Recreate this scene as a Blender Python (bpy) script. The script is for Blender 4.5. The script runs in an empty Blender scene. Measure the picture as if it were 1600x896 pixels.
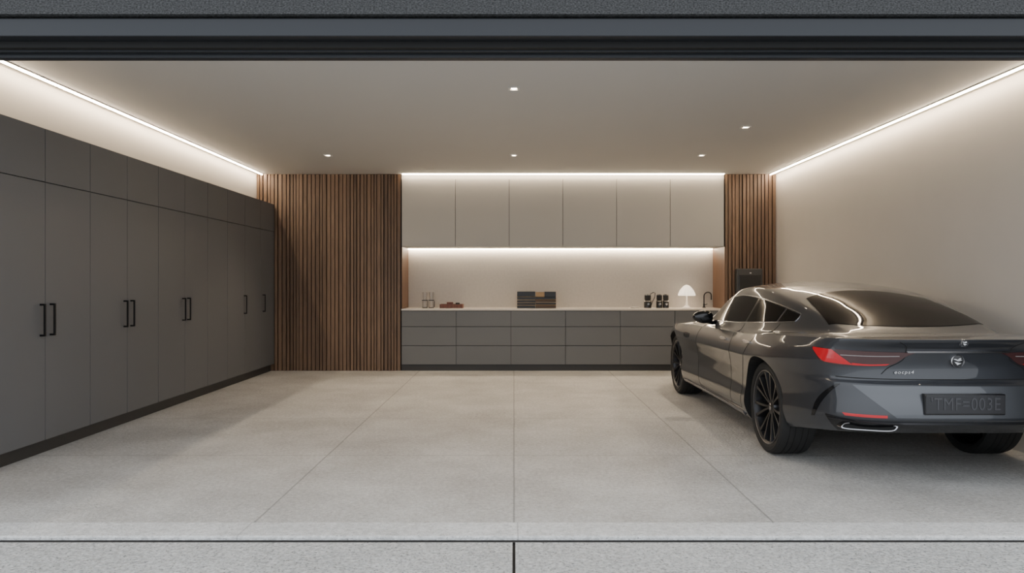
import bpy, bmesh, math, random
import numpy as np
from mathutils import Vector, Matrix
from mathutils.bvhtree import BVHTree
random.seed(3)
scene = bpy.context.scene
COL = scene.collection
ZOOM = None

# ------------------------------------------------------------------ materials
def new_mat(name, color=(.5,.5,.5), rough=.5, metal=0.0, coat=0.0, emis=None, estr=0.0, spec=.5, trans=0.0, coat_rough=.05, ior=1.5, coat_ior=1.5):
    m = bpy.data.materials.new(name); m.use_nodes = True
    b = m.node_tree.nodes['Principled BSDF']
    b.inputs['Base Color'].default_value = (*color, 1)
    b.inputs['Roughness'].default_value = rough
    b.inputs['Metallic'].default_value = metal
    b.inputs['Coat Weight'].default_value = coat
    b.inputs['Coat Roughness'].default_value = coat_rough
    b.inputs['Coat IOR'].default_value = coat_ior
    b.inputs['IOR'].default_value = ior
    b.inputs['Specular IOR Level'].default_value = spec
    b.inputs['Transmission Weight'].default_value = trans
    if emis:
        b.inputs['Emission Color'].default_value = (*emis, 1)
        b.inputs['Emission Strength'].default_value = estr
    return m

def noisy(m, c1, c2, scale=5, detail=4, bump=0.0, bscale=60, bdist=.01, stretch=(1,1,1), rough_var=None):
    nt = m.node_tree; N = nt.nodes; Lk = nt.links
    b = N['Principled BSDF']
    geo = N.new('ShaderNodeNewGeometry')
    mp = N.new('ShaderNodeMapping'); mp.inputs['Scale'].default_value = stretch
    Lk.new(geo.outputs['Position'], mp.inputs['Vector'])
    n = N.new('ShaderNodeTexNoise'); n.inputs['Scale'].default_value = scale; n.inputs['Detail'].default_value = detail
    Lk.new(mp.outputs[0], n.inputs['Vector'])
    r = N.new('ShaderNodeValToRGB')
    r.color_ramp.elements[0].position = .3; r.color_ramp.elements[1].position = .7
    r.color_ramp.elements[0].color = (*c1, 1); r.color_ramp.elements[1].color = (*c2, 1)
    Lk.new(n.outputs['Fac'], r.inputs[0]); Lk.new(r.outputs[0], b.inputs['Base Color'])
    if bump > 0:
        n2 = N.new('ShaderNodeTexNoise'); n2.inputs['Scale'].default_value = bscale; n2.inputs['Detail'].default_value = 5
        Lk.new(geo.outputs['Position'], n2.inputs['Vector'])
        bp = N.new('ShaderNodeBump'); bp.inputs['Strength'].default_value = bump; bp.inputs['Distance'].default_value = bdist
        Lk.new(n2.outputs['Fac'], bp.inputs['Height']); Lk.new(bp.outputs[0], b.inputs['Normal'])
    return m

def concrete(name, c1, c2, xj, yj, grit=0.6, jw=.006, jdark=.45, fine=.35, lo=.40, hi=.58, fs=45, pit=.0):
    m = new_mat(name, c1, .62)
    nt = m.node_tree; N = nt.nodes; Lk = nt.links; b = N['Principled BSDF']
    geo = N.new('ShaderNodeNewGeometry')
    sep = N.new('ShaderNodeSeparateXYZ'); Lk.new(geo.outputs['Position'], sep.inputs[0])
    def M(op, a, bb=None, c=None):
        n = N.new('ShaderNodeMath'); n.operation = op
        for i, v in enumerate((a, bb, c)):
            if v is None: continue
            if isinstance(v, (int, float)): n.inputs[i].default_value = v
            else: Lk.new(v, n.inputs[i])
        return n.outputs[0]
    n1 = N.new('ShaderNodeTexNoise'); n1.inputs['Scale'].default_value = 1.3; n1.inputs['Detail'].default_value = 9; n1.inputs['Roughness'].default_value=.7
    Lk.new(geo.outputs['Position'], n1.inputs['Vector'])
    n2 = N.new('ShaderNodeTexNoise'); n2.inputs['Scale'].default_value = fs; n2.inputs['Detail'].default_value = 6; n2.inputs['Roughness'].default_value=.75
    Lk.new(geo.outputs['Position'], n2.inputs['Vector'])
    f = M('ADD', M('MULTIPLY', n1.outputs['Fac'], 1-fine), M('MULTIPLY', n2.outputs['Fac'], fine))
    r = N.new('ShaderNodeValToRGB')
    r.color_ramp.elements[0].position = lo; r.color_ramp.elements[1].position = hi
    r.color_ramp.elements[0].color = (*c1, 1); r.color_ramp.elements[1].color = (*c2, 1)
    Lk.new(f, r.inputs[0])
    wob = M('MULTIPLY', M('SUBTRACT', n1.outputs['Fac'], .5), .012)
    d = None
    for x in xj:
        e = M('ABSOLUTE', M('SUBTRACT', M('ADD', sep.outputs['X'], wob), x)); d = e if d is None else M('MINIMUM', d, e)
    for y in yj:
        e = M('ADD', M('ABSOLUTE', M('SUBTRACT', M('ADD', sep.outputs['Y'], wob), y)), .001); d = e if d is None else M('MINIMUM', d, e)
    mx = N.new('ShaderNodeMixRGB'); mx.blend_type = 'MULTIPLY'
    if d is not None:
        mask = M('SUBTRACT', 1, M('MINIMUM', M('DIVIDE', d, jw), 1))
        fac = M('MULTIPLY', mask, jdark)
    else:
        fac = 0.0
    vz = N.new('ShaderNodeTexNoise'); vz.inputs['Scale'].default_value = 110; vz.inputs['Detail'].default_value = 2
    Lk.new(geo.outputs['Position'], vz.inputs['Vector'])
    pm = M('MULTIPLY', M('MINIMUM', M('MAXIMUM', M('MULTIPLY', M('SUBTRACT', .36, vz.outputs['Fac']), 20), 0), 1), pit)
    Lk.new(M('MAXIMUM', fac, pm), mx.inputs[0])
    Lk.new(r.outputs[0], mx.inputs[1]); mx.inputs[2].default_value = (.1, .1, .1, 1)
    Lk.new(mx.outputs[0], b.inputs['Base Color'])
    n3 = N.new('ShaderNodeTexNoise'); n3.inputs['Scale'].default_value = 60; n3.inputs['Detail'].default_value = 5
    Lk.new(geo.outputs['Position'], n3.inputs['Vector'])
    bp = N.new('ShaderNodeBump'); bp.inputs['Strength'].default_value = grit; bp.inputs['Distance'].default_value = .012
    Lk.new(n3.outputs['Fac'], bp.inputs['Height']); Lk.new(bp.outputs[0], b.inputs['Normal'])
    Lk.new(M('ADD', M('MULTIPLY', n1.outputs['Fac'], .35), .38), b.inputs['Roughness'])
    return m

def wood(name, c1, c2, island=True):
    m = new_mat(name, c1, .5)
    nt = m.node_tree; N = nt.nodes; Lk = nt.links; b = N['Principled BSDF']
    geo = N.new('ShaderNodeNewGeometry')
    mp = N.new('ShaderNodeMapping'); mp.inputs['Scale'].default_value = (30, 30, 1.2)
    Lk.new(geo.outputs['Position'], mp.inputs['Vector'])
    n = N.new('ShaderNodeTexNoise'); n.inputs['Scale'].default_value = 2.5; n.inputs['Detail'].default_value = 8
    Lk.new(mp.outputs[0], n.inputs['Vector'])
    ad = N.new('ShaderNodeMath'); ad.operation = 'MULTIPLY_ADD'
    Lk.new(geo.outputs['Random Per Island'], ad.inputs[0]); ad.inputs[1].default_value = .30 if island else 0
    Lk.new(n.outputs['Fac'], ad.inputs[2])
    r = N.new('ShaderNodeValToRGB')
    r.color_ramp.elements[0].position = .35; r.color_ramp.elements[1].position = .98 if island else .75
    r.color_ramp.elements[0].color = (*c1, 1); r.color_ramp.elements[1].color = (*c2, 1)
    Lk.new(ad.outputs[0], r.inputs[0]); Lk.new(r.outputs[0], b.inputs['Base Color'])
    return m

WARM = (1.0, .81, .59)
M_floor = concrete('floor_concrete', (.37,.36,.342), (.65,.64,.615), [-1.37,0,1.37], [8.95,6.6,5.17], grit=1.0, fine=.55, pit=.6, fs=38, lo=.39, hi=.60, jw=.009, jdark=.62)
M_apron = concrete('apron_concrete', (.33,.335,.33), (.64,.645,.635), [], [], grit=1.0, fine=.8, lo=.40, hi=.60, fs=55, pit=.8)
M_sill = concrete('threshold_concrete', (.50,.50,.49), (.76,.76,.75), [-1.37,0.02], [], grit=.9, fine=.65, pit=.5, fs=40)
M_wall = noisy(new_mat('plaster_wall', rough=.85), (.62,.585,.535), (.635,.60,.55), 3, 5, .2, 70, .003)
M_ceil = noisy(new_mat('ceiling_paint', rough=.8), (.62,.605,.58), (.625,.61,.585), 2, 2)
M_stucco = noisy(new_mat('dark_stucco', rough=.95), (.010,.0105,.011), (.085,.087,.09), 100, 6, 1.0, 150, .012, (1,1,1.6))
M_frame = new_mat('charcoal_aluminium', (.020,.0225,.027), .45, .3)
M_black = new_mat('black_recess', (.003,.003,.003), .7)
M_tall = noisy(new_mat('grey_laminate', rough=.5), (.106,.110,.116), (.110,.114,.120), 1.5, 2)
M_tallbody = new_mat('grey_carcass', (.02,.02,.02), .6)
M_plinth = new_mat('plinth_dark', (.028,.027,.026), .5)
M_handle = new_mat('black_handle', (.008,.008,.009), .35, .6)
M_upper = noisy(new_mat('greige_lacquer', rough=.55), (.44,.425,.395), (.45,.435,.405), 1.5, 2)
M_lower = noisy(new_mat('taupe_lacquer', rough=.5), (.132,.134,.134), (.136,.138,.138), 1.5, 2)
M_counter = noisy(new_mat('pale_stone', rough=.3), (.66,.60,.54), (.72,.66,.60), 8, 4)
M_splash = noisy(new_mat('backsplash_stone', rough=.6), (.49,.465,.43), (.53,.505,.47), 30, 8, .12, 60, .003)
M_wood = wood('walnut_slats', (.085,.049,.029), (.240,.147,.090))
M_wood2 = wood('walnut_veneer', (.10,.052,.028), (.17,.092,.050), False)
M_woodback = new_mat('slat_backing', (.018,.011,.007), .8)
def led(name, s): return new_mat(name, (.9,.9,.9), .5, emis=WARM, estr=s)
M_led = led('led_cove', 100); M_led_top = led('led_cabinet_top', 38); M_led_under = led('led_under_cabinet', 52)
M_lens = led('downlight_lens', 60)
M_white = new_mat('white_paint', (.8,.78,.75), .4)
M_prof = new_mat('profile_anodised', (.06,.055,.05), .5)

# ------------------------------------------------------------------ mesh helpers
WL = {}
def setparent(o, p):
    if p is not None:
        o.parent = p
        o.matrix_parent_inverse = Matrix.Translation(-WL[p.name])
def tag(o, label=None, category=None, group=None, kind=None):
    if label: o['label'] = label
    if category: o['category'] = category
    if group: o['group'] = group
    if kind: o['kind'] = kind
    return o
def mk(name, verts, faces, mats, parent=None, smooth=False, fm=None, sharp=None, merge=None):
    vs = np.array([tuple(v) for v in verts], dtype=float)
    c = Vector(((vs[:,0].min()+vs[:,0].max())/2, (vs[:,1].min()+vs[:,1].max())/2, vs[:,2].min()))
    me = bpy.data.meshes.new(name)
    me.from_pydata([tuple(Vector(v)-c) for v in vs], [], [tuple(f) for f in faces])
    if not isinstance(mats, (list, tuple)): mats = [mats]
    for m in mats: me.materials.append(m)
    if fm:
        for p, i in zip(me.polygons, fm): p.material_index = i
    if merge:
        bm = bmesh.new(); bm.from_mesh(me)
        bmesh.ops.remove_doubles(bm, verts=bm.verts, dist=merge)
        bmesh.ops.recalc_face_normals(bm, faces=bm.faces)
        bm.to_mesh(me); bm.free()
    if smooth:
        me.polygons.foreach_set('use_smooth', [True]*len(me.polygons))
        if sharp: me.set_sharp_from_angle(angle=math.radians(sharp))
    me.update()
    o = bpy.data.objects.new(name, me); o.location = c
    COL.objects.link(o); WL[o.name] = c.copy()
    setparent(o, parent)
    return o
def empty(name, loc):
    o = bpy.data.objects.new(name, None); o.location = loc; o.empty_display_size = .1
    COL.objects.link(o); WL[o.name] = Vector(loc); return o
class G:
    """geometry accumulator"""
    def __init__(s): s.v=[]; s.f=[]; s.m=[]
    def add(s, v, f, mi=0):
        k=len(s.v); s.v += [tuple(a) for a in v]; s.f += [tuple(i+k for i in q) for q in f]; s.m += [mi]*len(f); return s
    def box(s, x0,x1,y0,y1,z0,z1, mi=0, b=0.0):
        if b<=0:
            v=[(x0,y0,z0),(x1,y0,z0),(x1,y1,z0),(x0,y1,z0),(x0,y0,z1),(x1,y0,z1),(x1,y1,z1),(x0,y1,z1)]
            return s.add(v,[(3,2,1,0),(4,5,6,7),(0,1,5,4),(1,2,6,5),(2,3,7,6),(3,0,4,7)],mi)
        bm=bmesh.new(); bmesh.ops.create_cube(bm,size=1)
        for q in bm.verts: q.co=Vector(((x0+x1)/2+q.co.x*(x1-x0),(y0+y1)/2+q.co.y*(y1-y0),(z0+z1)/2+q.co.z*(z1-z0)))
        bmesh.ops.bevel(bm,geom=bm.edges[:],offset=b,segments=2,profile=.5,affect='EDGES')
        bm.verts.ensure_lookup_table(); bm.verts.index_update()
        v=[q.co[:] for q in bm.verts]; f=[[q.index for q in p.verts] for p in bm.faces]; bm.free()
        return s.add(v,f,mi)
    def lathe(s, prof, c, n=32, axis='z', mi=0, sx=1, sy=1):
        v=[];f=[]
        for (r,h) in prof:
            for i in range(n):
                a=2*math.pi*i/n; p=(r*math.cos(a)*sx, r*math.sin(a)*sy, h)
                if axis=='x': p=(p[2],p[0],p[1])
                elif axis=='y': p=(p[0],p[2],p[1])
                v.append((c[0]+p[0],c[1]+p[1],c[2]+p[2]))
        for j in range(len(prof)-1):
            for i in range(n):
                a=j*n+i;b=j*n+(i+1)%n; f.append((a,b,b+n,a+n))
        return s.add(v,f,mi)
    def tube(s, pts, r, n=10, mi=0):
        pts=[Vector(p) for p in pts]; v=[];f=[]
        for i,p in enumerate(pts):
            t=(pts[min(i+1,len(pts)-1)]-pts[max(i-1,0)]).normalized()
            u=t.orthogonal().normalized() if i==0 else (u - t*u.dot(t)).normalized()
            w=t.cross(u)
            for k in range(n):
                a=2*math.pi*k/n; v.append(p+(u*math.cos(a)+w*math.sin(a))*r)
        for j in range(len(pts)-1):
            for k in range(n):
                a=j*n+k;b=j*n+(k+1)%n; f.append((a,b,b+n,a+n))
        f.append(tuple(range(n-1,-1,-1))); f.append(tuple((len(pts)-1)*n+k for k in range(n)))
        return s.add(v,f,mi)
    def mk(s, name, mats, parent=None, smooth=False, sharp=35, merge=None):
        return mk(name, s.v, s.f, mats, parent, smooth, s.m, sharp if smooth else None, merge)
def box(name, x0,x1,y0,y1,z0,z1, mat, parent=None, b=0.0):
    return G().box(x0,x1,y0,y1,z0,z1,0,b).mk(name, mat, parent)
def dup(o, off, parent=None):
    n=o.copy(); COL.objects.link(n)
    if parent is None:
        n.location = o.location + Vector(off); WL[n.name]=WL[o.name]+Vector(off)
    else:
        n.parent=parent; n.matrix_parent_inverse=o.matrix_parent_inverse.copy()
        n.location=o.location.copy()
        WL[n.name]=WL[o.name]+Vector(off)
    for ch in list(o.children): dup(ch, off, n)
    return n

# ------------------------------------------------------------------ dimensions
YB=10.19; YW=10.80; CEIL=2.854; XL=-3.73; XR=3.80; YF=3.69
NX0, NX1 = -1.63, 3.05
def st(o): o['kind']='structure'; return o
st(box('floor', XL-.2, XR+.2, YF, YW+.2, -.2, 0, M_floor))
st(box('trim_1', XL-.2, XR+.2, 3.480, YF, -.2, .012, M_sill, b=.009))
st(box('floor_driveway', -9, -.007, -9, 3.440, -.2, -.004, M_apron))
st(box('floor_apron', .007, 9, -9, 3.440, -.2, -.004, M_apron))
st(box('trim_2', -9, 9, 3.440, 3.480, -.2, -.008, M_black))
st(box('trim_8', -.007, .007, -9, 3.440, -.2, -.012, M_black))
st(box('ceiling', XL+.11, XR-.11, 3.9, YW, CEIL, 2.93, M_ceil))
st(box('ceiling_slab', XL-.2, XR+.2, 3.5, YW+.2, 3.02, 3.2, M_ceil))
st(box('wall_left', XL-.2, XL, 3.9, YW, 0, 3.02, M_wall))
st(box('wall_right', XR, XR+.2, 3.9, YW, 0, 3.02, M_wall))
st(box('wall_back', XL-.2, XR+.2, YW, YW+.2, 0, 3.02, M_splash))
st(box('wall_front_header', -9, 9, 3.5, 3.9, 2.603, 3.6, M_stucco))
g=G(); g.box(-9,-3.4,3.5,3.9,0,2.603); g.box(3.45,9,3.5,3.9,0,2.603)
st(g.mk('wall_front', M_stucco))
st(box('trim_3', -3.4,3.45,3.52,3.60,2.500,2.590, M_frame, b=.004))
st(box('trim_4', -3.4,3.45,3.60,3.74,2.470,2.603, M_black))
st(box('trim_5', -3.4,3.45,3.64,3.70,2.462,2.484, M_frame, b=.003))
st(box('trim_6', -3.4,3.45,3.68,3.735,2.443,2.466, M_frame, b=.006))
st(box('trim_7', NX0, NX1, YB+.03, YB+.06, 2.781, CEIL, M_upper))
for i,(xa, sw) in enumerate(((XL+.085, -1), (XR-.085, 1))):
    e=empty('linear_light', (xa, 7.2, 2.83))
    tag(e,'warm white LED strip in an aluminium profile along the ceiling edge','light','cove light strips')
    box('light_strip', xa-.007, xa+.007, 3.92, YB, 2.838, 2.852, M_led, e)
    g=G(); g.box(*sorted((xa+sw*.012, xa+sw*.050)), 3.92, YB, 2.846, 2.856)
    g.box(*sorted((xa-sw*.012, xa-sw*.025)), 3.92, YB, 2.848, 2.856)
    g.mk('profile', M_prof, e)

def slat_panel(x0, x1, label):
    e=empty('slat_wall_panel', ((x0+x1)/2, YB+.1, 0))
    tag(e,label,'wall panel','walnut slat wall panels')
    box('backing_board', x0, x1, YB+.035, YW-.001, .0, CEIL-.001, M_woodback, e)
    g=G(); x=x0+.003
    while x < x1-.03:
        w=random.choice([.030,.034,.042,.046]); dpt=random.choice([0,.004,.01])
        w=min(w, x1-x-.002)
        g.box(x, x+w, YB+dpt, YB+.036, 0.002, CEIL-.002, 0)
        x += w+random.choice([.011,.013,.016])
    g.mk('slats', M_wood, e)
    return e
slat_panel(XL+.001, NX0, 'vertical walnut wood slats from floor to ceiling beside kitchenette')
slat_panel(NX1+.012, XR-.001, 'narrow vertical walnut slat panel beside plaster wall')
for x0,x1 in ((NX0+.0005, NX0+.012),(NX1+.001, NX1+.0115)):
    o=box('niche_side_panel', x0, x1, YB+.005, YW-.001, .901, 1.799, M_wood2)
    tag(o,'thin walnut veneer side panel closing the worktop niche','wall panel','niche side panels')

FX=-3.47; DW=.553
def tall_cabinet(ya, yb, handles, label):
    e=empty('tall_cabinet', ((XL+FX)/2, (ya+yb)/2, 0))
    tag(e,label,'cabinet','tall storage cabinets along the wall')
    box('body', XL+.001, FX-.020, yb, ya, .10, 2.41, M_tallbody, e)
    box('plinth', XL+.001, FX-.05, yb, ya, 0, .10, M_plinth, e)
    ym=(ya+yb)/2
    for k,(a,b) in enumerate(((yb,ym),(ym,ya))):
        d=box('door', FX-.020, FX, a+.003, b-.003, .105, 2.010, M_tall, e)
        box('upper_door', FX-.020, FX, a+.003, b-.003, 2.017, 2.41, M_tall, e)
        hy=handles[k]
        if hy is not None:
            g=G(); z0,z1=.875,1.115
            g.box(FX+.028,FX+.040,hy-.008,hy+.008,z0,z1,0,.002)
            g.box(FX,FX+.03,hy-.007,hy+.007,z0,z0+.014); g.box(FX,FX+.03,hy-.007,hy+.007,z1-.014,z1)
            h=g.mk('handle', M_handle, d); h['label']='slim black bar handle'
    return e
s=lambda k: YB-DW*k
tall_cabinet(s(0), s(2), (None, s(1)+.09), 'tall matte grey cabinet with one black handle next to slats')
tall_cabinet(s(2), s(4), (None, s(2)-.03), 'tall matte grey cabinet with one black bar handle')
for k in (4,6,8):
    tall_cabinet(s(k), s(k+2), (s(k+1)-.055, s(k+1)+.055), 'tall matte grey double-door cabinet with paired black bar handles')

wn=(NX1-NX0-.004)/6
def wall_cab():
    x0=NX0+.002
    e=empty('wall_cabinet', (x0+wn/2, YB+.2, 1.807))
    tag(e,'handleless greige wall cabinet above the worktop niche','cabinet','handleless wall cabinets')
    box('body', x0, x0+wn, YB+.04, YW-.001, 1.807, 2.78, M_tallbody, e)
    box('door', x0+.003, x0+wn-.003, YB+.02, YB+.04, 1.807, 2.78, M_upper, e)
    box('bottom_panel', x0, x0+wn, YB+.041, YW-.002, 1.800, 1.807, M_upper, e)
    return e
c0=wall_cab()
for i in range(1,6): dup(c0,(wn*i,0,0))
bw=.792
def drawers(e,x0,x1):
    for z0,z1 in ((.095,.362),(.370,.637),(.645,.868)):
        box('drawer', x0+.003, x1-.003, YB+.005, YB+.03, z0, z1, M_lower, e)
def base_cab():
    x0=NX0+.002
    e=empty('base_cabinet', (x0+bw/2, YB+.3, 0))
    tag(e,'taupe base cabinet with three handleless drawers','cabinet','base drawer cabinets')
    box('body', x0, x0+bw, YB+.03, YW-.001, .09, .875, M_tallbody, e)
    box('plinth', x0, x0+bw, YB+.03, YB+.10, 0, .09, M_plinth, e)
    drawers(e,x0,x0+bw)
    return e
c1=base_cab()
nb=5
for i in range(1,nb): dup(c1,(bw*i,0,0))
xe=NX0+.002+bw*nb
e=empty('base_cabinet', ((xe+NX1)/2, YB+.3, 0)); tag(e,'narrower taupe base cabinet with three drawers behind the car','cabinet','base drawer cabinets')
box('body', xe, NX1, YB+.03, YW-.001, .09, .875, M_tallbody, e)
box('plinth', xe, NX1, YB+.03, YB+.10, 0, .09, M_plinth, e)
drawers(e,xe,NX1)
ct=box('worktop', NX0+.0005, NX1+.0115, YB-.005, YW-.001, .876, .900, M_counter, b=.002)
tag(ct,'long pale stone worktop over the drawer cabinets','worktop')
for nm,y0,y1,z0,z1,m,lb in (('linear_light',YB-.035,YB-.012,2.840,2.854,M_led_top,'warm LED strip above the wall cabinets'),
                         ('linear_light',YW-.05,YW-.02,1.786,1.800,M_led_under,'warm LED strip under the wall cabinets lighting the backsplash')):
    o=box(nm, NX0+.015, NX1-.015, y0, y1, z0, z1, m); tag(o,lb,'light','kitchenette light strips')

def downlight(x,y):
    e=empty('downlight',(x,y,CEIL-.01)); tag(e,'small square recessed white ceiling spotlight, lit','ceiling light','recessed ceiling spotlights')
    g=G(); a=.045; b_=.030
    for (x0,x1,y0,y1) in ((-a,a,-a,-b_),(-a,a,b_,a),(-a,-b_,-b_,b_),(b_,a,-b_,b_)):
        g.box(x+x0,x+x1,y+y0,y+y1,CEIL-.008,CEIL)
    g.mk('trim_ring',M_white,e)
    G().lathe([(0.0001,CEIL-.003),(.022,CEIL-.003),(.022,CEIL)],(x,y,0),24).mk('lens',M_lens,e)
    L=bpy.data.lights.new('spot','SPOT'); L.energy=60; L.color=WARM; L.spot_size=math.radians(95); L.spot_blend=.6; L.shadow_soft_size=.04
    lo=bpy.data.objects.new('spot',L); lo.location=(x,y,CEIL-.03); COL.objects.link(lo); WL[lo.name]=Vector((x,y,CEIL-.03)); setparent(lo,e)
for x,y in ((0,5.73),(-2.30,8.70),(0,8.70),(2.32,8.70),(2.35,7.14)): downlight(x,y)

# ------------------------------------------------------------------ counter items
def wx(px,y): return (px-803)*y/1100
ZC=.9001
M_glass=new_mat('clear_glass',(.9,.9,.9),.03,trans=1.0)
M_blk=new_mat('black_plastic',(.012,.012,.013),.3)
M_chrome=new_mat('chrome',(.75,.75,.76),.12,1.0)
M_red=wood('red_wood',(.10,.028,.015),(.20,.07,.04),False)
yy=10.55
gx=wx(664,yy)
m=empty('glass_mug',(gx,yy,ZC)); tag(m,'clear glass mug with black rim and handle on worktop','mug','glass mugs on worktop')
G().lathe([(.0001,ZC),(.036,ZC),(.040,ZC+.01),(.041,ZC+.115),(.038,ZC+.115),(.036,ZC+.012),(.0001,ZC+.012)],(gx,yy,0),28).mk('cup',M_glass,m,smooth=True)
g=G(); g.lathe([(.042,ZC+.108),(.045,ZC+.111),(.045,ZC+.120),(.042,ZC+.122),(.039,ZC+.119),(.042,ZC+.108)],(gx,yy,0),28)
g.mk('rim',M_blk,m,smooth=True)
G().lathe([(.036,ZC-.0),(.042,ZC),(.043,ZC+.01),(.040,ZC+.012)],(gx,yy,0),28).mk('base_ring',M_blk,m,smooth=True)
G().tube([(gx+.040,yy-.008,ZC+.10),(gx+.046,yy-.02,ZC+.10),(gx+.046,yy-.03,ZC+.06),(gx+.046,yy-.02,ZC+.02),(gx+.040,yy-.008,ZC+.015)],.005).mk('handle',M_blk,m,smooth=True)
dup(m,(.096,0,0))
t0=G().lathe([(.0001,ZC+.123),(.030,ZC+.123),(.037,ZC+.235),(.034,ZC+.235),(.028,ZC+.132),(.0001,ZC+.132)],(gx,yy,0),28).mk('glass_tumbler',M_glass,smooth=True)
tag(t0,'clear glass tumbler stacked on a glass mug','glass','tumblers stacked on mugs'); dup(t0,(.096,0,0))
x0,x1=wx(688,yy),wx(724,yy)
t=empty('serving_tray',((x0+x1)/2,yy,ZC)); tag(t,'reddish-brown wooden tray box on worktop','tray')
g=G(); g.box(x0,x1,yy-.10,yy+.10,ZC,ZC+.012,0,.002)
for a in ((x0,x1,yy-.10,yy-.088),(x0,x1,yy+.088,yy+.10),(x0,x0+.012,yy-.088,yy+.088),(x1-.012,x1,yy-.088,yy+.088)): g.box(*a,ZC+.01,ZC+.058,0,.002)
g.mk('tray_body',M_red,t)
o=box('small_box',x0+.10,x0+.19,yy-.05,yy+.04,ZC+.013,ZC+.088,M_red,b=.004); tag(o,'small reddish wooden box in the tray','box')
g=G().lathe([(.0001,ZC+.013),(.03,ZC+.013),(.033,ZC+.07),(.030,ZC+.078),(.0001,ZC+.08)],(x0+.26,yy,0),24); o=g.mk('small_jar',M_blk,smooth=True); tag(o,'small dark jar standing in the wooden tray','jar')
M_b=[new_mat('book_black',(.012,.012,.013),.4),new_mat('book_cream',(.50,.40,.29),.6),new_mat('book_tan',(.42,.28,.15),.6),new_mat('book_brown',(.085,.05,.03),.5)]
M_page=new_mat('book_pages',(.55,.48,.38),.8)
def book(px0,px1,z0,h,mi,dy=0):
    x0,x1=wx(px0,yy),wx(px1,yy); ya,yb_=yy-.11+dy,yy+.10+dy
    e=empty('book',((x0+x1)/2,yy,z0)); tag(e,['black','cream','tan','dark brown'][mi]+' hardcover book lying in a stack on worktop','book','stacked books on worktop')
    g=G(); g.box(x0,x1,ya,yb_,z0,z0+.003); g.box(x0,x1,ya,yb_,z0+h-.003,z0+h); g.box(x0,x1,ya,ya+.004,z0,z0+h)
    g.mk('cover',M_b[mi],e)
    box('pages',x0+.004,x1-.004,ya+.004,yb_-.004,z0+.003,z0+h-.003,M_page,e)
z=ZC
for h,mi in ((.036,0),(.013,1),(.026,0),(.013,1),(.026,0),(.013,1),(.034,0),(.010,1),(.072,0)):
    book(808,836,z,h,mi,random.uniform(-.004,.004)); z+=h+.0004
z=ZC
for h,mi in ((.040,3),(.014,2),(.024,0),(.013,1),(.026,3),(.012,2),(.034,0)):
    book(836.5,868,z,h,mi,random.uniform(-.004,.004)); z+=h+.0004
zt=z
book(837,850,zt,.070,2); book(850.5,868,zt,.078,0)
def grinder(cx,w,handle):
    e=empty('coffee_grinder',(cx,yy,ZC)); tag(e,'black countertop coffee grinder with '+('curved handle' if handle else 'round dial')+' on worktop','coffee grinder','black coffee machines')
    G().lathe([(.0001,ZC),(w,ZC),(w,ZC+.10),(w*.85,ZC+.115),(.0001,ZC+.115)],(cx,yy,0),28).mk('base',M_blk,e,smooth=True)
    G().lathe([(.0001,ZC+.115),(w*.75,ZC+.115),(w*.9,ZC+.13),(w*.9,ZC+.19),(w*.6,ZC+.205),(.0001,ZC+.207)],(cx,yy,0),28).mk('hopper',M_blk,e,smooth=True)
    G().lathe([(.0001,-w-.012),(.018,-w-.012),(.020,-w+.004)],(cx,yy,ZC+.06),20,'y').mk('dial',M_chrome,e,smooth=True)
    G().lathe([(w+.001,ZC+.1),(w+.002,ZC+.103),(w+.001,ZC+.106)],(cx,yy,0),28).mk('ring',M_chrome,e,smooth=True)
    if handle:
        G().tube([(cx+w*.6,yy,ZC+.20),(cx+w+.03,yy,ZC+.235),(cx+w+.06,yy,ZC+.22),(cx+w+.05,yy,ZC+.16),(cx+w+.02,yy,ZC+.1),(cx+w-.005,yy,ZC+.03)],.006).mk('handle',M_blk,e,smooth=True)
grinder(wx(1012,yy),.055,True); grinder(wx(1029,yy)+.01,.046,False); grinder(wx(1038,yy)+.022,.046,False)
o=G().lathe([(.0001,ZC),(.05,ZC),(.08,ZC+.012),(.077,ZC+.014),(.05,ZC+.004),(.0001,ZC+.004)],(wx(992,yy),yy,0),32).mk('saucer',M_white,smooth=True); tag(o,'small white saucer on the worktop','plate')
lx=wx(1073,yy)
e=empty('table_lamp',(lx,yy,ZC)); tag(e,'white mushroom table lamp with lit scalloped dome shade','lamp')
G().lathe([(.0001,ZC),(.075,ZC),(.075,ZC+.006),(.045,ZC+.016),(.018,ZC+.05),(.011,ZC+.11),(.011,ZC+.20),(.0001,ZC+.2)],(lx,yy,0),28).mk('stem',M_white,e,smooth=True)
M_shade=new_mat('lamp_shade',(.9,.85,.78),.5,emis=(1,.86,.68),estr=1.6)
pr=[(.122,ZC+.185),(.119,ZC+.21),(.103,ZC+.25),(.078,ZC+.29),(.048,ZC+.325),(.02,ZC+.342),(.0001,ZC+.345)]
g=G(); n=96; v=[];f=[]
for (r,h) in pr:
    for i in range(n):
        a=2*math.pi*i/n; rr=r*(1+.05*abs(math.sin(a*8)))
        v.append((lx+rr*math.cos(a),yy+rr*math.sin(a),h))
for j in range(len(pr)-1):
    for i in range(n): a=j*n+i;b=j*n+(i+1)%n; f.append((a,b,b+n,a+n))
g.add(v,f); g.mk('lamp_shade',M_shade,e,smooth=True)
G().lathe([(.0001,ZC+.20),(.025,ZC+.21),(.032,ZC+.235),(.02,ZC+.26),(.0001,ZC+.265)],(lx,yy,0),16).mk('bulb',led('bulb',15),e,smooth=True)
fx=wx(1100,10.66); fy=10.66
e=empty('faucet',(fx,fy,ZC)); tag(e,'matte black gooseneck faucet on the worktop','faucet')
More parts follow.
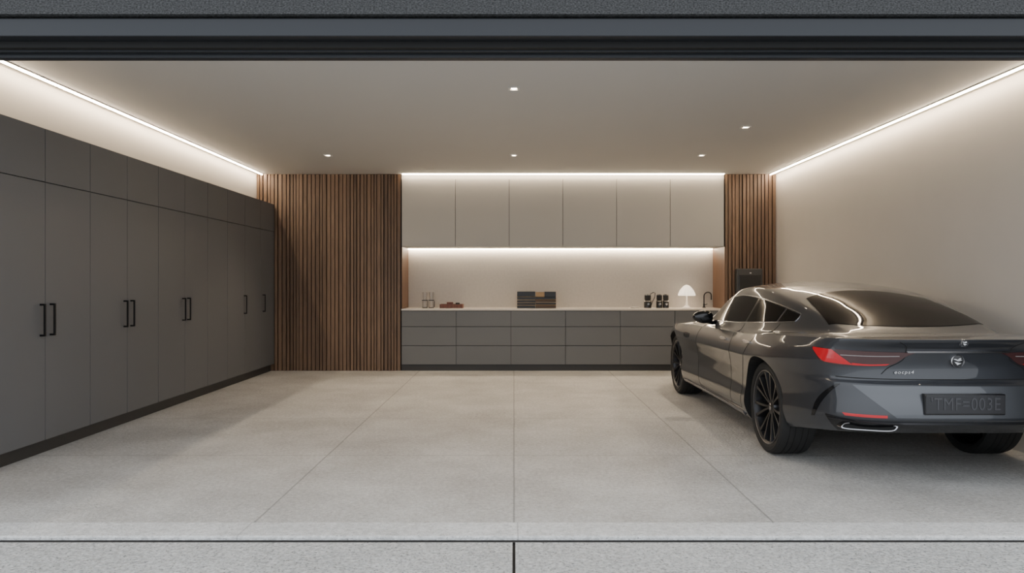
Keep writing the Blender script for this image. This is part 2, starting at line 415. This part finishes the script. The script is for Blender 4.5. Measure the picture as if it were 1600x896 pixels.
pts=[(fx,fy,ZC),(fx,fy,ZC+.18)]+[(fx+.055-.055*math.cos(a),fy-.02*math.sin(a),ZC+.18+.055*math.sin(a)) for a in np.linspace(.2,math.pi,10)]+[(fx+.11,fy,ZC+.12)]
G().tube(pts,.009,12).mk('spout',M_blk,e,smooth=True)
G().lathe([(.0001,ZC),(.026,ZC),(.026,ZC+.008),(.014,ZC+.02),(.014,ZC+.06)],(fx,fy,0),20).mk('base',M_blk,e,smooth=True)
G().tube([(fx+.01,fy,ZC+.045),(fx+.05,fy-.01,ZC+.055)],.005).mk('lever',M_blk,e,smooth=True)
x0,x1=wx(1150,YB-.05),wx(1190,YB-.05)
e=empty('wall_charger',((x0+x1)/2,YB,.95)); tag(e,'dark grey car charging box mounted on walnut slats','charger')
M_ch=new_mat('charger_grey',(.05,.05,.05),.45)
box('housing',x0,x1,YB-.10,YB-.001,.93,1.48,M_ch,e,b=.012)
box('front_panel',x0+.03,x1-.03,YB-.108,YB-.099,1.08,1.39,new_mat('charger_panel',(.03,.03,.03),.2),e,b=.004)
box('white_icon',(x0+x1)/2-.004,(x0+x1)/2+.02,YB-.103,YB-.099,1.41,1.425,M_white,e)  # plain white icon mark on the housing
G().tube([(x1-.04,YB-.05,.94),(x1-.03,YB-.06,.7),(x1-.10,YB-.07,.45),(x0+.08,YB-.07,.45),(x0+.05,YB-.06,.7),(x0+.05,YB-.05,.94)],.012).mk('cable',M_blk,e,smooth=True)

# ------------------------------------------------------------------ CAR
XC,YR,LEN=2.74,4.30,4.72
def spl(keys):
    xs=np.array([k[0] for k in keys],float); ys=np.array([k[1] for k in keys],float)
    d=np.diff(ys)/np.diff(xs); mm=np.zeros(len(xs)); mm[0]=d[0]; mm[-1]=d[-1]
    for i in range(1,len(xs)-1):
        mm[i]=0 if d[i-1]*d[i]<=0 else 2*d[i-1]*d[i]/(d[i-1]+d[i])
    def fn(x):
        x=min(max(x,xs[0]),xs[-1]); i=min(max(int(np.searchsorted(xs,x))-1,0),len(xs)-2)
        h=xs[i+1]-xs[i]; t=(x-xs[i])/h
        return ((2*t**3-3*t*t+1)*ys[i]+(t**3-2*t*t+t)*h*mm[i]+(-2*t**3+3*t*t)*ys[i+1]+(t**3-t*t)*h*mm[i+1])
    return fn
zbot=spl([(0,.325),(.4,.29),(.9,.22),(1.4,.19),(3.5,.19),(4.3,.2),(4.72,.22)])
zedge=spl([(0,.920),(.3,.912),(.9,.885),(1.5,.855),(2.4,.84),(3.3,.825),(3.9,.80),(4.4,.72),(4.72,.62)])
dcen=spl([(0,.940),(.12,.940),(.3,.935),(.6,.935),(1.0,.93),(2.6,.92),(3.1,.92),(3.7,.865),(4.3,.765),(4.72,.64)])
Gc=spl([(.30,.88),(.45,.95),(.6,1.0),(.9,1.095),(1.2,1.175),(1.5,1.235),(1.8,1.275),(2.05,1.288),(2.3,1.27),(2.6,1.19),(2.9,1.06),(3.2,.90),(3.4,.80)])
hwg=spl([(.3,.66),(.6,.70),(1.0,.76),(1.5,.80),(2.2,.815),(2.7,.80),(3.1,.75),(3.4,.70)])
Wy=spl([(0,.915),(.5,.928),(.97,.940),(1.5,.912),(2.2,.898),(3.0,.905),(3.8,.925),(4.4,.91),(4.72,.89)])
Pa=spl([(0,.925),(.06,.955),(.2,.980),(.4,.966),(.55,.970),(.68,.985),(.76,1.0)])
Pb=spl([(.76,1.0),(.88,.982),(1.0,.945)])
def Pz(v): return Pa(v) if v<=.76 else Pb(v)
Rr=spl([(.28,.22),(.34,.10),(.39,.02),(.43,-.015),(.50,-.010),(.58,.006),(.635,.020),(.665,.055),(.74,.066),(.82,.050),(.86,.034),(.89,.004),(.915,-.016),(.95,-.016)])
Ff=spl([(.15,-.12),(.3,-.03),(.45,.0),(.6,-.02),(.72,-.1),(.85,-.3)])
def smax(a,b,k=.03):
    h=max(k-abs(a-b),0)/k; return max(a,b)+h*h*k*.25
def smin(a,b,k): return -smax(-a,-b,k)
def gprof(r):
    L=(1-r)/.21*.72; A=1-.25*r*r
    return smin(L,A,.16)
def Gh(x,y):
    if y<.30 or y>3.4: return 0
    h=hwg(y); r=abs(x)/h; base=.86
    if r>=1.1: return 0
    return base+(Gc(y)-base)*gprof(r) if Gc(y)>base else 0
n_=5.0; T=np.linspace(0,2*math.pi,20001)
a_=np.sign(np.cos(T))*np.abs(np.cos(T))**(2/n_); b_=np.sign(np.sin(T))*np.abs(np.sin(T))**(2/n_)
ds=np.hypot(np.diff(a_*.93),np.diff(b_*2.36)); cs=np.concatenate([[0],np.cumsum(ds)])
NU=320; tt=np.linspace(0,cs[-1],NU+1)[:-1]
A=np.interp(tt,cs,a_); B=np.interp(tt,cs,b_)
NV=50; NS=80; ym=LEN/2
rows=[]
def edgept(a,b,v):
    y0=ym+b*ym; zb=zbot(y0); ze=zedge(y0); z=zb+v*(ze-zb)
    w=abs(b)**7
    y=y0+(Rr(z)*w if b<0 else Ff(z)*w)
    return a*Wy(y0)*Pz(v), y, z, y0
V=[];F=[]
for j in range(NV+1):
    v=j/NV; rows.append([edgept(a,b,v)[:3] for a,b in zip(A,B)])
for j in range(1,NS+1):
    s_=1-j/NS; r=[]
    for a,b in zip(A,B):
        x,y,z,y0=edgept(a,b,1.0)
        yc=min(max(y0,.85),LEN-1.0)
        px_=x*s_; py_=yc+(y-yc)*s_
        q=s_
        D=zedge(py_)+(dcen(py_)-zedge(py_))*(1-q**2.6)
        D += (z - zedge(py_))*max(0,(q-.9)/.1)
        r.append((px_,py_,smax(D,Gh(px_,py_))))
    rows.append(r)
bot=[]
for (x,y,z) in rows[0]:
    yc=min(max(y,.85),LEN-1.0); bot.append((0,yc,.26))
rows=[bot]+rows
for r in rows: V += [(XC+x,YR+y,z) for x,y,z in r]
nr=len(rows)
for j in range(nr-1):
    for i in range(NU):
        a=j*NU+i;b=j*NU+(i+1)%NU; F.append((a,b,b+NU,a+NU))
M_paint=new_mat('graphite_paint',(.034,.037,.044),.42,.50,coat=1.0,coat_rough=.02,coat_ior=1.40)
M_dark=new_mat('wheel_well_black',(.004,.004,.004),.9)
M_gloss=new_mat('gloss_black',(.006,.006,.007),.12)
M_tint=new_mat('tinted_glass',(.006,.005,.0045),.02,ior=1.18)
M_satin=new_mat('satin_dark_chrome',(.40,.40,.42),.22,1.0)
M_tyre=new_mat('tyre_rubber',(.010,.010,.010),.75)
M_rim=new_mat('satin_black_alloy',(.045,.045,.048),.32,.8)
M_lip=new_mat('dark_machined_lip',(.22,.22,.23),.3,1.0)
M_seam=new_mat('shut_line',(.003,.003,.003),.8)
M_redl=new_mat('red_lens',(.30,.006,.010),.12,emis=(1,.015,.03),estr=.22,coat=.5)
M_smoke=new_mat('smoked_lens',(.060,.026,.026),.06,coat=.5)
M_clear=new_mat('clear_lens',(.30,.27,.27),.1,coat=.5)
car=empty('car',(XC,YR+LEN/2,0)); tag(car,'dark graphite metallic four-door fastback car parked beside the wall','car')
body=mk('body',V,F,[M_paint,M_dark],car,smooth=True,merge=.0004)
bm=bmesh.new(); bm.from_mesh(body.data); bm.transform(Matrix.Translation(body.location)); bvh=BVHTree.FromBMesh(bm); bm.free()
WR=.34; ARCH=.366; YWH=(.97,3.82)
cut=G()
for yw in YWH:
    for sgn in (-1,1):
        cut.lathe([(.0001,0),(ARCH,0),(ARCH,.6),(.0001,.6)] if sgn>0 else [(.0001,-.6),(ARCH,-.6),(ARCH,0),(.0001,0)],(XC+sgn*.60,YR+yw,WR+.012),64,'x',1)
co=cut.mk('cutter',[M_paint,M_dark],merge=.0005)
md=body.modifiers.new('b','BOOLEAN'); md.operation='DIFFERENCE'; md.object=co; md.solver='EXACT'
bpy.context.view_layer.update()
dg=bpy.context.evaluated_depsgraph_get()
nm=bpy.data.meshes.new_from_object(body.evaluated_get(dg)); body.modifiers.clear(); body.data=nm
nm.polygons.foreach_set('use_smooth',[True]*len(nm.polygons)); nm.set_sharp_from_angle(angle=math.radians(40))
bpy.data.objects.remove(co,do_unlink=True)

def hit(o,d):
    r=bvh.ray_cast(Vector(o),Vector(d)); return r[0],r[1]
def P_side(sg):
    def f(y,z):
        p,n=hit((XC+sg*3,YR+y,z),(-sg,0,0))
        if p is None: return None
        return (p,n if n.x*sg>0 else -n)
    return f
def P_top(x,y):
    p,n=hit((XC+x,YR+y,3),(0,0,-1)); return None if p is None else (p,n if n.z>0 else -n)
def P_rear(th,z):
    a=math.radians(th); d=Vector((math.sin(a),-math.cos(a),0)); c=Vector((XC,YR+.9,z))
    p,n=hit(c+d*3,-d)
    return None if p is None else (p,n if n.dot(d)>0 else -n)
def th_of(x): return math.degrees(math.atan2(x,.86))
def patch(name,ca,cb,proj,mat,parent=car,off=.004,nv=10,label=None,thick=.004):
    rows=[]
    for j in range(nv+1):
        t=j/nv; r=[]
        for p,q in zip(ca,cb):
            h=proj(p[0]*(1-t)+q[0]*t,p[1]*(1-t)+q[1]*t)
            if h is None: return None
            r.append(h[0]+h[1]*off)
        rows.append(r)
    n=len(ca); v=[p for r in rows for p in r]; f=[]
    for j in range(nv):
        for i in range(n-1): a=j*n+i; f.append((a,a+1,a+1+n,a+n))
    bord=[i for i in range(n)]+[j*n+n-1 for j in range(1,nv+1)]+[nv*n+i for i in range(n-2,-1,-1)]+[j*n for j in range(nv-1,0,-1)]
    base=len(v)
    def nrm(k):
        j,i=divmod(k,n); p,q=ca[i],cb[i]; t=j/nv
        return proj(p[0]*(1-t)+q[0]*t,p[1]*(1-t)+q[1]*t)[1]
    for k in bord: v.append(v[k]-nrm(k)*(off+thick))
    m=len(bord)
    for i in range(m):
        a,b=bord[i],bord[(i+1)%m]; f.append((a,b,base+(i+1)%m,base+i))
    o=mk(name,v,f,mat,parent,smooth=True,sharp=50,merge=.00005)
    if label: o['label']=label
    return o
def dens(pts,n=30):
    pts=np.array(pts,float); d=np.concatenate([[0],np.cumsum(np.hypot(*np.diff(pts,axis=0).T))]); t=np.linspace(0,d[-1],n)
    fx_=spl(list(zip(d,pts[:,0]))); fy_=spl(list(zip(d,pts[:,1])))
    return [(fx_(k),fy_(k)) for k in t]
def strip(name,pts,w,proj,mat,n=40,off=.0015,parent=car,label=None,thick=.003):
    c=[proj(*p) for p in dens(pts,n)]
    c=[k for k in c if k is not None]
    v=[];f=[]
    for i,(p,nn) in enumerate(c):
        t=(c[min(i+1,len(c)-1)][0]-c[max(i-1,0)][0]).normalized(); s_=nn.cross(t).normalized()*w/2
        v += [p-s_-nn*thick,p-s_*.8+nn*off,p+s_*.8+nn*off,p+s_-nn*thick]
    for i in range(len(c)-1):
        for k in range(3): a=i*4+k; f.append((a,a+1,a+5,a+4))
    f.append((0,1,2,3)); k=(len(c)-1)*4; f.append((k+3,k+2,k+1,k))
    o=mk(name,v,f,mat,parent,smooth=True,sharp=40)
    if label: o['label']=label
    return o
def row(fx,ft,y0,y1,n=24): return [(lambda y:(y,ft(y)))(y0+(y1-y0)*i/(n-1)) for i in range(n)]
belt=spl([(.9,.985),(1.4,.955),(2.0,.925),(2.75,.905)])
def wtop(y): return max(belt(y)+.002, .86+.68*(Gc(y)-.86))
for sg in (-1,1):
    pr=P_side(sg)
    for y0,y1,nm_ in ((1.72,2.74,'door_window'),(1.18,1.68,'door_window'),(.95,1.15,'quarter_window')):
        patch(nm_,row(0,belt,y0,y1),row(0,wtop,y0,y1),pr,M_tint,off=.003,nv=12,label='tinted side window')
    loop=[(y,belt(y)-.007) for y in np.linspace(2.78,.945,40)]+[(.935,(belt(.94)+wtop(.94))/2)]+[(y,wtop(y)+.007) for y in np.linspace(.945,2.76,50)]
    strip('window_trim',loop,.009,pr,M_satin,220,.004,label='satin chrome window surround')
    patch('pillar_cover',[(y,belt(y)) for y in (1.68,1.70,1.72)],[(y,wtop(y)) for y in (1.68,1.70,1.72)],pr,M_gloss,off=.002)
ca=[(x,.50+.12*(abs(x)/.54)**2.2) for x in np.linspace(-.54,.54,40)]
cb=[(x,1.34-.15*(abs(x)/.46)**2.5) for x in np.linspace(-.46,.46,40)]
patch('rear_window',ca,cb,P_top,M_tint,off=.003,nv=24,label='dark tinted sloping rear window')
ca=[(x,2.98-.22*(abs(x)/.66)**2) for x in np.linspace(-.66,.66,30)]
cb=[(x,2.28-.05*(abs(x)/.52)**2) for x in np.linspace(-.52,.52,30)]
patch('windscreen',ca,cb,P_top,M_tint,off=.003,nv=16)
for sg in (-1,1):
    pr=P_side(sg)
    strip('door_seam',[(1.70,belt(1.7)-.015),(1.72,.7),(1.74,.5),(1.72,.25)],.006,pr,M_seam,50)
    strip('door_seam',[(2.74,.86),(2.82,.7),(2.82,.45),(2.74,.25)],.006,pr,M_seam,50)
    strip('door_seam',[(1.10,.955),(1.12,.87),(1.26,.74),(1.40,.55),(1.44,.25)],.006,pr,M_seam,60)
    strip('door_seam',[(1.44,.255),(2.0,.245),(2.74,.25)],.006,pr,M_seam,50)
    for yh,zh in ((1.92,.775),(1.24,.80)):
        patch('door_handle',[(yh-.10,zh),(yh-.05,zh-.010),(yh+.05,zh-.012),(yh+.10,zh)],[(yh-.10,zh+.006),(yh-.05,zh+.014),(yh+.05,zh+.014),(yh+.10,zh+.006)],pr,M_satin,off=.018,nv=4,label='satin chrome door handle')
    patch('side_sill',[(y,.205) for y in np.linspace(1.4,3.4,30)],[(y,.235) for y in np.linspace(1.4,3.4,30)],pr,M_satin,off=.012,nv=3,label='satin chrome sill strip')
    patch('fender_vent',[(3.10,.70),(3.2,.69),(3.30,.70)],[(3.10,.74),(3.2,.745),(3.34,.74)],pr,M_gloss,off=.004,nv=4)
for sg in (-1,1):
    def PR(t,z,sg=sg): return P_rear(sg*t,z)
    top=dens([(17,.836),(30,.840),(42,.845),(53,.852)],30)
    low=dens([(20,.818),(27,.752),(40,.745),(49,.762),(53,.838)],30)
    tl=patch('tail_light',top,low,PR,M_smoke,off=.006,nv=10,label='smoked red tail light wrapping the corner')
    patch('red_lens',dens([(45,.843),(49,.846),(52.6,.849)],16),dens([(38,.752),(48,.766),(52.6,.836)],16),PR,M_redl,parent=tl,off=.009,nv=6)
    patch('red_lens',dens([(26.4,.764),(33,.760),(38.5,.766)],16),dens([(27.6,.754),(34,.750),(38.2,.752)],16),PR,M_redl,parent=tl,off=.009,nv=4)
    strip('light_bar',[(23,.814),(32,.812),(42,.812)],.005,PR,M_clear,30,.010,parent=tl)
    patch('reflector',[(t,.438) for t in np.linspace(27,40,12)],[(t,.454) for t in np.linspace(27,41,12)],PR,M_redl,off=.005,nv=3,label='slim red bumper reflector')
    patch('bumper_vent',dens([(42.0,.630),(45.5,.575),(49,.50),(52,.405)],30),dens([(43.5,.628),(48,.57),(51.5,.50),(53.5,.400)],30),PR,M_gloss,off=.003,nv=3)
    strip('trunk_seam',[(23,.905),(20.5,.86),(21,.80),(27,.735),(29,.70)],.006,PR,M_seam,50)
patch('trunk_trim',[(t,.836) for t in np.linspace(-20,20,40)],[(t,.848) for t in np.linspace(-20.5,20.5,40)],P_rear,M_satin,off=.008,nv=2,label='satin chrome strip across the boot lid')
strip('bumper_seam',[(-44,.672),(-20,.668),(0,.667),(20,.668),(44,.672)],.007,P_rear,M_seam,90)
patch('diffuser',[(t,.335) for t in np.linspace(-44,44,60)],[(t,.405+.02*(abs(t)/44)**4) for t in np.linspace(-47,47,60)],P_rear,M_gloss,off=.010,nv=5,label='gloss black rear diffuser')
strip('bumper_trim',[(-46,.415),(-25,.408),(0,.406),(25,.408),(46,.415)],.010,P_rear,M_rim,90,.014)
M_sheen=new_mat('bumper_sky_sheen',(.085,.09,.10),.38,.6,coat=.8,coat_rough=.03,coat_ior=1.45)  # lighter colour stands in for sky and floor reflected in the rear bumper
patch('bumper_sheen_patch',[(t,.440) for t in np.linspace(-24,24,50)],[(t,.630) for t in np.linspace(-38,38,50)],P_rear,M_sheen,off=.002,nv=12,label='lighter grey patch painting the sky reflection on the bumper around the number plate')
for sg in (-1,1):
    pa=P_rear(sg*26,.372)[0]; pb=P_rear(sg*40,.372)[0]; pm=P_rear(sg*33.5,.372)[0]
    slope=(pb.y-pa.y)/(pb.x-pa.x)
    g=G(); n=56
    def ring(hw,hh,dy,cx=0):
        out=[]
        for i in range(n):
            a=2*math.pi*i/n
            x=math.copysign(abs(math.cos(a))**.45,math.cos(a))*hw+cx; z=math.copysign(abs(math.sin(a))**.55,math.sin(a))*hh
            out.append((pm.x+x+sg*z*(-.8),pm.y+slope*x+dy,.374+z))
        return out
    def loft(rs,mi,cap=False):
        v=[p for r in rs for p in r]; f=[]
        for j in range(len(rs)-1):
            for i in range(n): a=j*n+i;b=j*n+(i+1)%n; f.append((a,b,b+n,a+n))
        if cap: f.append(tuple((len(rs)-1)*n+i for i in range(n)))
        g.add(v,f,mi)
    loft([ring(.145,.023,.03),ring(.145,.023,-.022),ring(.144,.022,-.026),ring(.138,.017,-.024),ring(.136,.016,.0)],0)
    loft([ring(.140,.018,-.014)],1,True)
    o=g.mk('exhaust_tip',[M_satin,M_dark],car,smooth=True,sharp=40); o['label']='flat chrome-edged exhaust outlet'
yp=min(P_rear(th_of(x),zz)[0].y for x in (-.2,0,.2) for zz in (.47,.525,.58))
pl=box('number_plate',XC-.24,XC+.24,yp-.016,yp+.03,.468,.584,new_mat('plate_black',(.022,.022,.025),.3),car,b=.004); pl['label']='dark number plate with grey raised characters'
G().box(XC-.245,XC+.245,yp-.012,yp+.03,.462,.590,0,.004).mk('plate_frame',M_gloss,pl)
def text(name,s_,x,y,z,h,mat,parent,ext=.002,shear=0,wid=None,spacing=1):
    cu=bpy.data.curves.new(name,'FONT'); cu.body=s_; cu.size=h; cu.extrude=ext; cu.align_x='CENTER'; cu.align_y='CENTER'; cu.shear=shear; cu.space_character=spacing
    o=bpy.data.objects.new(name,cu); COL.objects.link(o); bpy.context.view_layer.update()
    me=bpy.data.meshes.new_from_object(o.evaluated_get(bpy.context.evaluated_depsgraph_get())); bpy.data.objects.remove(o,do_unlink=True)
    xs=[q.co.x for q in me.vertices]; k=1 if wid is None else wid/(max(xs)-min(xs))
    v=[(x+q.co.x*k,y-q.co.z,z+q.co.y) for q in me.vertices]; f=[tuple(p.vertices) for p in me.polygons]
    return mk(name,v,f,mat,parent)
M_ptxt=new_mat('plate_characters',(.052,.052,.058),.4)
text('plate_lettering',"'TMF=003E",XC,yp-.017,.526,.108,M_ptxt,pl,wid=.42,spacing=1.1)
yb_=P_rear(-22,.712)[0].y
text('badge_lettering','eocps4',XC-.325,yb_-.006,.712,.028,M_chrome,car,shear=.15,wid=.12,spacing=1.15)
M_embl=new_mat('emblem_metal',(.55,.55,.56),.25,1.0)
def emblem(z,r):
    p=P_rear(0,z)[0]; y=min(P_rear(0,z+k*r*.8)[0].y for k in (-1,0,1))-.004
    g=G(); g.lathe([(r*.82,.02),(r*.84,-.002),(r*.9,-.006),(r*.98,-.002),(r,.02)],(p.x,y,z),36,'y')
    def poly(pts):
        n=len(pts); v=[(p.x+a*r,y-.004,z+b*r) for a,b in pts]+[(p.x+a*r,y+.004,z+b*r) for a,b in pts]
        g.add(v,[tuple(range(n)),tuple(range(2*n-1,n-1,-1))]+[(i,(i+1)%n,(i+1)%n+n,i+n) for i in range(n)])
    poly([(-.70,.30),(-.40,.34),(-.05,.22),(.20,.40),(.50,.46),(.34,.26),(.62,.14),(.30,.04),(.05,-.02),(-.25,.10)])
    poly([(-.55,-.12),(-.20,-.14),(.15,-.26),(.50,-.30),(.22,-.44),(-.10,-.60),(-.30,-.36)])
    o=g.mk('emblem',M_embl,car,smooth=True,sharp=30); o['label']='round chrome winged emblem'
    G().lathe([(r*.84,.002),(.0001,.0)],(p.x,y,z),36,'y').mk('emblem_field',M_gloss,o)
emblem(.783,.042); emblem(.900,.024)
for sg,k in ((-1,1.0),):
    v=[];f=[]; cx,cy,cz=XC-.935,YR+2.42,.945; n=24; m_=14
    for j in range(m_+1):
        ph=math.pi*j/m_-math.pi/2
        for i in range(n):
            a=2*math.pi*i/n
            x=math.copysign(abs(math.cos(a))**.75,math.cos(a)); zz=math.copysign(abs(math.sin(a))**.75,math.sin(a))
            r=math.cos(ph)**.6 if j not in(0,m_) else 0.001
            yv=math.sin(ph)*(.035 if math.sin(ph)<0 else .10)
            v.append((cx+.095*x*r,cy+yv,cz+.062*zz*r*(1-.25*(x<0)*abs(x))))
    for j in range(m_):
        for i in range(n): a=j*n+i;b=j*n+(i+1)%n; f.append((a,b,b+n,a+n))
    mi=mk('wing_mirror',v,f,M_gloss,car,smooth=True)
    mi['label']='gloss black wing mirror'
    G().tube([(cx+.05,cy+.02,cz-.04),(cx+.10,cy+.05,cz-.055),(cx+.16,cy+.08,cz-.05)],.022,12).mk('mirror_arm',M_gloss,mi,smooth=True)
M_disc=new_mat('disc_steel',(.10,.10,.11),.35,.9)
def wheel(yw,sg):
    c=(XC+sg*.735,YR+yw,WR)
    def lath(prof,n=72): return [(r,sg*h) for r,h in prof]
    g=G(); n=80
    R=.274
    g.lathe(lath([(R,-.11),(R-.012,-.10),(R-.02,-.05),(R-.03,.05),(R-.018,.105),(R-.006,.118),(R+.004,.116),(R+.004,-.11)]),c,72,'x',0)
    g.lathe(lath([(R-.007,.1178),(R-.004,.1200),(R-.001,.1185)]),c,72,'x',1)
    g.lathe(lath([(.0001,.085),(.030,.085),(.055,.080),(.066,.06),(.066,.0),(.0001,.0)]),c,40,'x',0)
    NSP=14
    for k in range(NSP):
        a0=2*math.pi*k/NSP+ (0.10 if k%2 else -0.10)
        a1=2*math.pi*k/NSP+ (0.03 if k%2 else -0.03)
        def pt(r,a,w,x):
            d=Vector((0,math.cos(a),math.sin(a))); t=Vector((0,-math.sin(a),math.cos(a)))
            return Vector(c)+d*r+t*w+Vector((sg*x,0,0))
        secs=[(.040,a0,.012,.080,.045),(.11,(a0*.7+a1*.3),.013,.092,.05),(.19,(a0*.3+a1*.7),.015,.100,.055),(R-.012,a1,.022,.110,.07)]
        v=[];f=[]
        for (r,a,w,xf,xb) in secs:
            v += [pt(r,a,-w,xb),pt(r,a,-w*.6,xf),pt(r,a,w*.6,xf),pt(r,a,w,xb)]
        for q in range(3):
            for e_ in range(4): a=q*4+e_;b=q*4+(e_+1)%4; f.append((a,b,b+4,a+4))
        g.add(v,f,0)
    w=g.mk('wheel',[M_rim,M_lip],car,smooth=True,sharp=30)
    w['label']='satin black multi-spoke alloy wheel'
    G().lathe(lath([(R+.002,-.112),(R+.020,-.124),(.318,-.127),(.333,-.116),(.34,-.09)]+
       sum([[(.34,x-.010),(.336,x-.008),(.336,x-.005),(.34,x-.003)] for x in (-.06,-.02,.03,.07)],[])+[(.34,.09),(.333,.116),(.318,.127),(R+.020,.124),(R+.002,.112)]),c,96,'x').mk('tyre',M_tyre,w,smooth=True,sharp=25)
    G().lathe(lath([(.0001,.03),(.17,.03),(.17,.01),(.0001,.01)]),c,48,'x').mk('brake_disc',M_disc,w,smooth=True)
    G().lathe(lath([(.026,.088),(.022,.091),(.0001,.092)]),c,32,'x').mk('hub_cap',M_satin,w,smooth=True)
for yw in YWH:
    for sg in (-1,1): wheel(yw,sg)

# ------------------------------------------------------------------ world, camera
w=bpy.data.worlds.new('World'); scene.world=w; w.use_nodes=True
bg=w.node_tree.nodes['Background']; bg.inputs[0].default_value=(.80,.84,.89,1); bg.inputs[1].default_value=2.4
cd=bpy.data.cameras.new('Camera'); cam=bpy.data.objects.new('Camera',cd); COL.objects.link(cam)
cam.location=(0,0,1.26); cam.rotation_euler=(math.pi/2,0,0)
cd.sensor_width=36; cd.clip_start=.05
zx,zy,zk = ZOOM if ZOOM else (800,448,1)
cd.lens=1100/1600*36*zk; cd.shift_x=(-3+zx-800)/1600*zk; cd.shift_y=(-4-(zy-448))/1600*zk
scene.camera=cam
